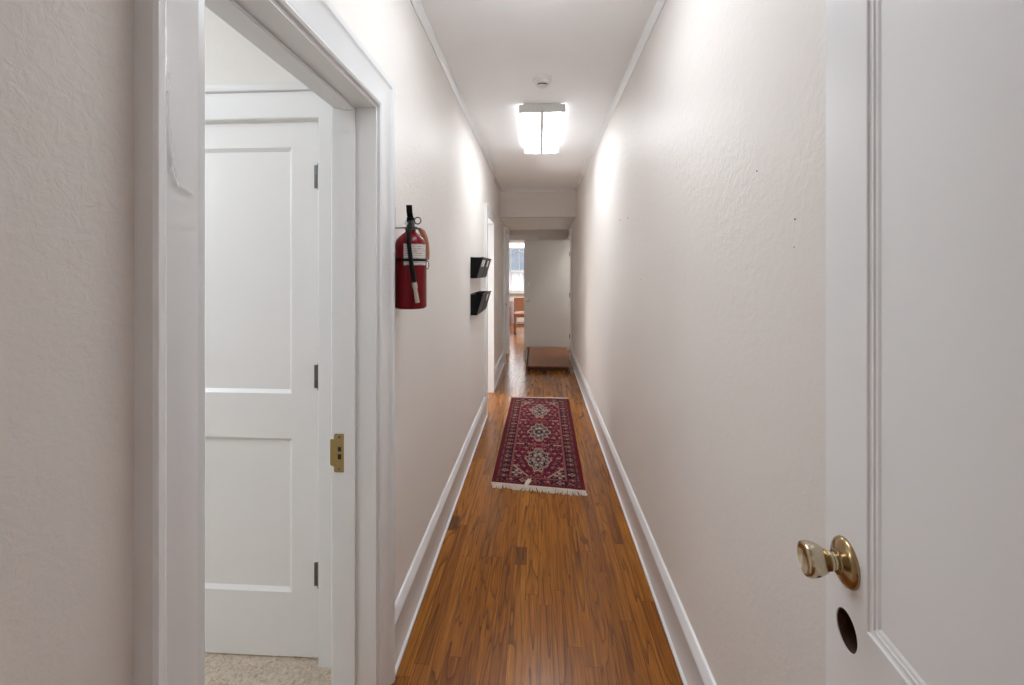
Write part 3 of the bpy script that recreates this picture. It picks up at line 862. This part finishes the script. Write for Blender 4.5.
def chair(name, label, loc, rz, wood, n_slats):
    t = thing(name, label, 'chair', loc, rz, None)
    w, dp = .42, .42
    m = MB().box(-w/2, w/2, -dp/2, dp/2, .445, .475, .01).build('seat', M[wood], t)
    for sx in (-1, 1):
        m = MB().tube([(sx*.185, -.185, .446), (sx*.195, -.20, .03)], [.020, .015], 12)
        lg = m.build('leg', M[wood], t, smooth=True)
        MB().lathe([(0, -.015), (.012, -.012), (.015, 0), (.012, .012), (0, .015)], axis_mat((sx*.195, -.20, .0155), (1, 0, 0)), 16).build('foot', M['black'], lg, smooth=True)
        m = MB().tube([(sx*.195, .215, .03), (sx*.185, .185, .45), (sx*.185, .215, .80)], [.015, .020, .015], 12)
        lg = m.build('leg', M[wood], t, smooth=True)
        MB().lathe([(0, -.015), (.012, -.012), (.015, 0), (.012, .012), (0, .015)], axis_mat((sx*.195, .215, .0155), (1, 0, 0)), 16).build('foot', M['black'], lg, smooth=True)
    m = MB().box(-.19, .19, .185, .215, .50, .82, .008)
    m.build('backrest', M[wood], t)
    m = MB().box(-.19, .19, -.20, -.18, .16, .20, .004).box(-.19, .19, .19, .21, .16, .20, .004)
    for sx in (-1, 1): m.box(sx*.19-.01, sx*.19+.01, -.19, .2, .24, .27, .004)
    m.build('stretcher', M[wood], t)
    for yy in (-.185, .185): MB().box(-.19, .19, yy-.01, yy+.01, .39, .446).build('apron', M[wood], t)
    return t
chair('wooden_chair', 'light brown wooden chair on black feet, beside the grey door edge', (-.37, 10.6, 0), .12, 'chair_wood', 3)
chair('wooden_chair.001', 'dark brown wooden chair by the white bin under the window', (-1.03, 12.3, 0), PI/2+.3, 'chair_dark', 3)
wb = thing('waste_bin', 'pale lavender waste bin standing under the end room window', 'bin', (-.70, 12.45, 0))
MB().lathe([(0, .0), (.10, 0), (.105, .01), (.135, .62), (.128, .62), (.1, .02), (0, .018)], None, 32).build('body', M['bin'], wb, smooth=True)
MB().lathe([(.128, .615), (.142, .615), (.144, .635), (.132, .645), (.126, .64)], None, 32, False).build('rim', M['plastic'], wb, smooth=True)

# outside
m = MB().box(-30, 30, RY+.15, 60, -1.0, -.9)
struct(m.build('ground', M['ground']), 'pale paved ground outside the end room window', 'ground')
gh = thing('garage', 'white boarded garage with blue grey roof outside the end window', 'garage', (-1.0, 21, -.9))
MB().box(-5, 5, 0, 5, 0, 2.36).build('wall', M['siding'], gh)
m = MB().prism([(-.4, 2.30), (2.5, 3.45), (5.4, 2.30), (5.4, 2.38), (2.5, 3.55), (-.4, 2.38)], lambda u, v, t: Vector((t, u, v)), -5.3, 5.3)
m.build('roof', M['shingle'], gh)
MB().box(-5.3, 5.3, -.42, -.38, 2.28, 2.36).build('fascia', M['trim'], gh)

# ------------------------------------------------------------------ light
def area(name, loc, rot, sx, sy, power, col=(1, 1, 1)):
    l = bpy.data.lights.new(name, 'AREA'); l.shape = 'RECTANGLE'; l.size = sx; l.size_y = sy; l.energy = power; l.color = col
    o = bpy.data.objects.new(name, l); C.objects.link(o); o.location = loc; o.rotation_euler = rot
    return o
def point_light(name, loc, power, r, col=(1, 1, 1)):
    l = bpy.data.lights.new(name, 'POINT'); l.energy = power; l.shadow_soft_size = r; l.color = col
    o = bpy.data.objects.new(name, l); C.objects.link(o); o.location = loc
    return o
area('side_room_lamp', (-1.9, .45, H-.03), (0, 0, 0), .9, .9, 5.4, (.91, .955, 1))
point_light('side_room_fill', (-2.05, 1.1, 1.95), 7.6, .12, (.91, .955, 1))  # added unseen light, spills through the doorway onto the near right door
point_light('second_room_fill', (-1.45, 5.52, 1.0), 24, .12, (.98, .99, 1))  # added unseen light, set low past the jamb to brighten the far hall
point_light('second_room_low_fill', (-1.75, 4.5, .55), 7, .12, (.98, .99, 1))  # second unseen light, added to lift the header and far ceiling
area('closet_fill', (1.15, 7.9, H-.03), (0, 0, 0), .4, .6, 10, (1, .99, .97))  # unseen light added to brighten the vestibule and grey door
area('far_room_fill', (.3, 10.8, 2.67), (0, 0, 0), 1.2, 1.2, 60, (1, .97, .93))  # unseen fill added to the window's daylight
area('rear_room_fill', (0, -1.6, H-.03), (0, 0, 0), .6, .6, .5, (.91, .955, 1))  # unseen light added behind the camera as weak frontal fill
point_light('hall_fill', (0, 1.6, 2.47), 2.4, .09, (.91, .955, 1))  # added out of frame to lift the near ceiling and walls; no fixture
area('hall_down_fill', (0, 1.38, H-.05), (0, 0, 0), .3, .8, 4.2, (.91, .955, 1))  # downward fill added above the frame for the near hall; no fixture
w = bpy.data.worlds.new('overcast_sky'); sc.world = w; w.use_nodes = True
nt = w.node_tree; bg = nt.nodes['Background']
tc = nt.nodes.new('ShaderNodeTexCoord'); nz = nt.nodes.new('ShaderNodeTexNoise'); nz.inputs['Scale'].default_value = 3
nt.links.new(tc.outputs['Generated'], nz.inputs['Vector'])
rp_ = nt.nodes.new('ShaderNodeValToRGB'); rp_.color_ramp.elements[0].color = (.78, .80, .83, 1); rp_.color_ramp.elements[1].color = (1, .99, .97, 1)
nt.links.new(nz.outputs[0], rp_.inputs[0]); nt.links.new(rp_.outputs[0], bg.inputs[0])
bg.inputs[1].default_value = 3.4

# ------------------------------------------------------------------ camera
cam = bpy.data.cameras.new('camera'); co = bpy.data.objects.new('camera', cam); C.objects.link(co)
co.location = (0, 0, EYE); co.rotation_euler = (PI/2, 0, math.atan(27/455))
cam.sensor_width = 36; cam.sensor_fit = 'HORIZONTAL'; cam.lens = 455/1024*36
cam.shift_y = -71.5/1024; cam.clip_start = .02; cam.clip_end = 200
sc.camera = co
sc.cycles.max_bounces = 16; sc.cycles.diffuse_bounces = 12
vs = sc.view_settings; vs.view_transform = 'Standard'; vs.look = 'None'; vs.gamma = 1; vs.use_curve_mapping = False; vs.exposure = .72
